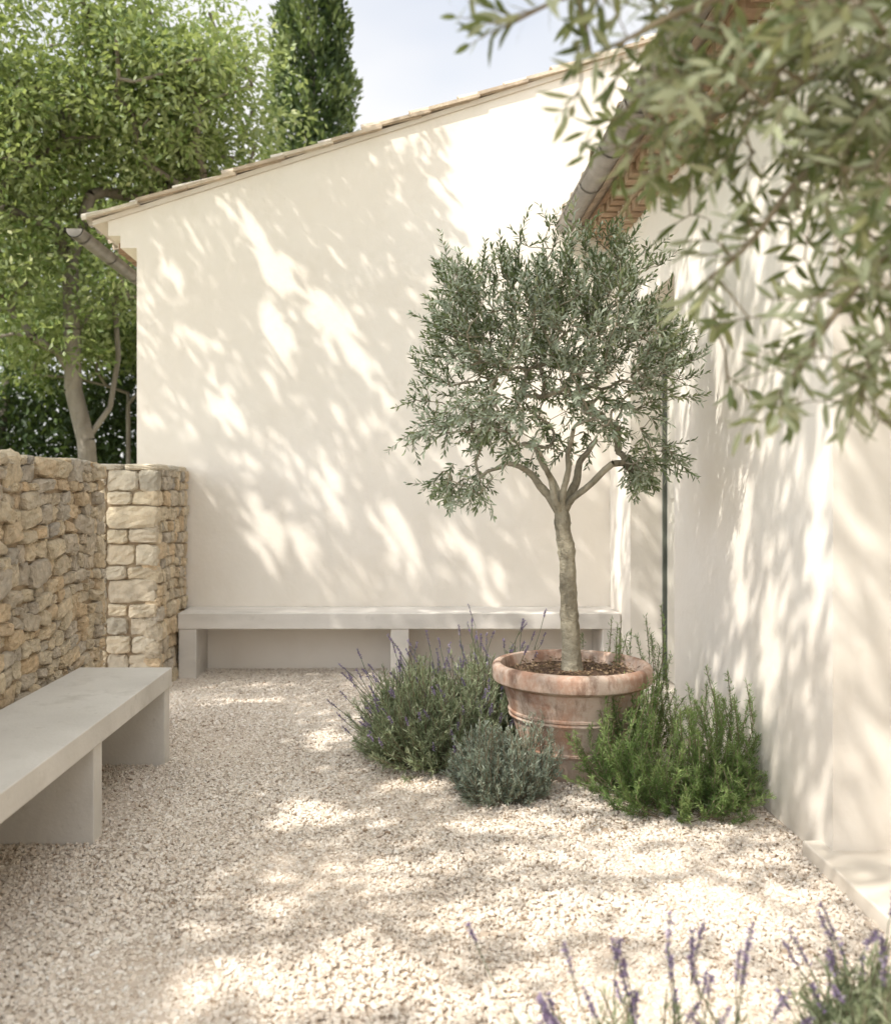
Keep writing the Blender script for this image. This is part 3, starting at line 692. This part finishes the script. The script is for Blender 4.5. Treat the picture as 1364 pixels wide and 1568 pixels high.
def ell(u,v,G):
    m=np.full(len(u),9.)
    for (a,b,su,sv,ang) in G:
        c,s_=math.cos(math.radians(ang)),math.sin(math.radians(ang)); du,dv=u-a,v-b
        x=(du*c+dv*s_)/su; y=(-du*s_+dv*c)/sv
        m=np.minimum(m,x*x+y*y)
    return m
nc=3600; lpc=16
g=np.stack([U(-3.2,3.6,nc),U(1.4,9.0,nc)],1)
hz=U(4.9,6.8,nc)
Cc=np.stack([g[:,0],g[:,1],np.zeros(nc)],1)-d[None]*(hz/-d[2])[:,None]
P=np.repeat(Cc,lpc,0)+rng.normal(size=(nc*lpc,3))*np.array([.2,.2,.14])
tw=(6.8-P[:,1])/d[1]; tr_=(1.45-P[:,0])/d[0]; tg=P[:,2]/-d[2]
t=np.minimum(np.minimum(tw,tr_),tg); H=P+d*t[:,None]
isw=(t==tw); isr=(t==tr_)
mw=ell(H[:,0],H[:,2],wallgap); mr_=ell(H[:,1],H[:,2],sidegap); mg=ell(H[:,0],H[:,1],groundgap)
sm=lambda m:np.clip((m-.85)/.4,0,1)
lit_ur=np.clip((H[:,0]-(.17+.10*np.sin(H[:,2]*5))-.9*np.clip(2.25-H[:,2],0,9))/.25,0,1)*np.clip((H[:,2]-1.2)/.5,0,1)
pw=1.0*sm(mw)*(1-lit_ur)*np.clip((4.1-H[:,2])/.5,.0,1)
pg=np.where(H[:,0]>.3,.40,1.0)*sm(mg)
pr_=.55*sm(mr_)
p=np.where(isw,pw,np.where(isr,pr_,pg))
p=np.where(H[:,0]<-2.3,.4,p); p=np.where(H[:,1]<1.9,.4,p)
keep=rng.random(len(P))<p
vis=(P[:,1]>0)&(P[:,0]/np.maximum(P[:,1],.01)>-.50)&((P[:,2]-1.3)/np.maximum(P[:,1],.01)<.60)
keep&=~vis
P=P[keep]; n=len(P)
es=empty('shade_tree',(-6.2,.6,0))
leaves('leaves',P,rng.normal(size=(n,3))+[0,0,-.4],U(.10,.15,n),U(.05,.07,n),'leaf',rng.random(n),es,simple=True)
nodes,par=chain([(-1,[(-6.2,.6,0),(-6.2,.6,1.5),(-6.1,.7,3.0)]),(2,[(-5.6,1.4,4.2),(-5.0,2.2,5.2)]),(2,[(-5.8,.2,4.4),(-5.2,-.2,5.6)]),(2,[(-6.3,1.8,4.2),(-5.6,3.4,5.6)])])
sel=P[rng.choice(n,260,replace=False)]
nd,pr,tips=grow(nodes,par,sel,.3,nodes[0],.15)
r=np.minimum(radii(pr,.006,2.3),.2); i=np.arange(1,len(nd))
cones('branches',nd[pr[i]],nd[i],np.minimum(r[pr[i]],r[i]*1.2),r[i],'bark2',7,es)
print('shade leaves',n)
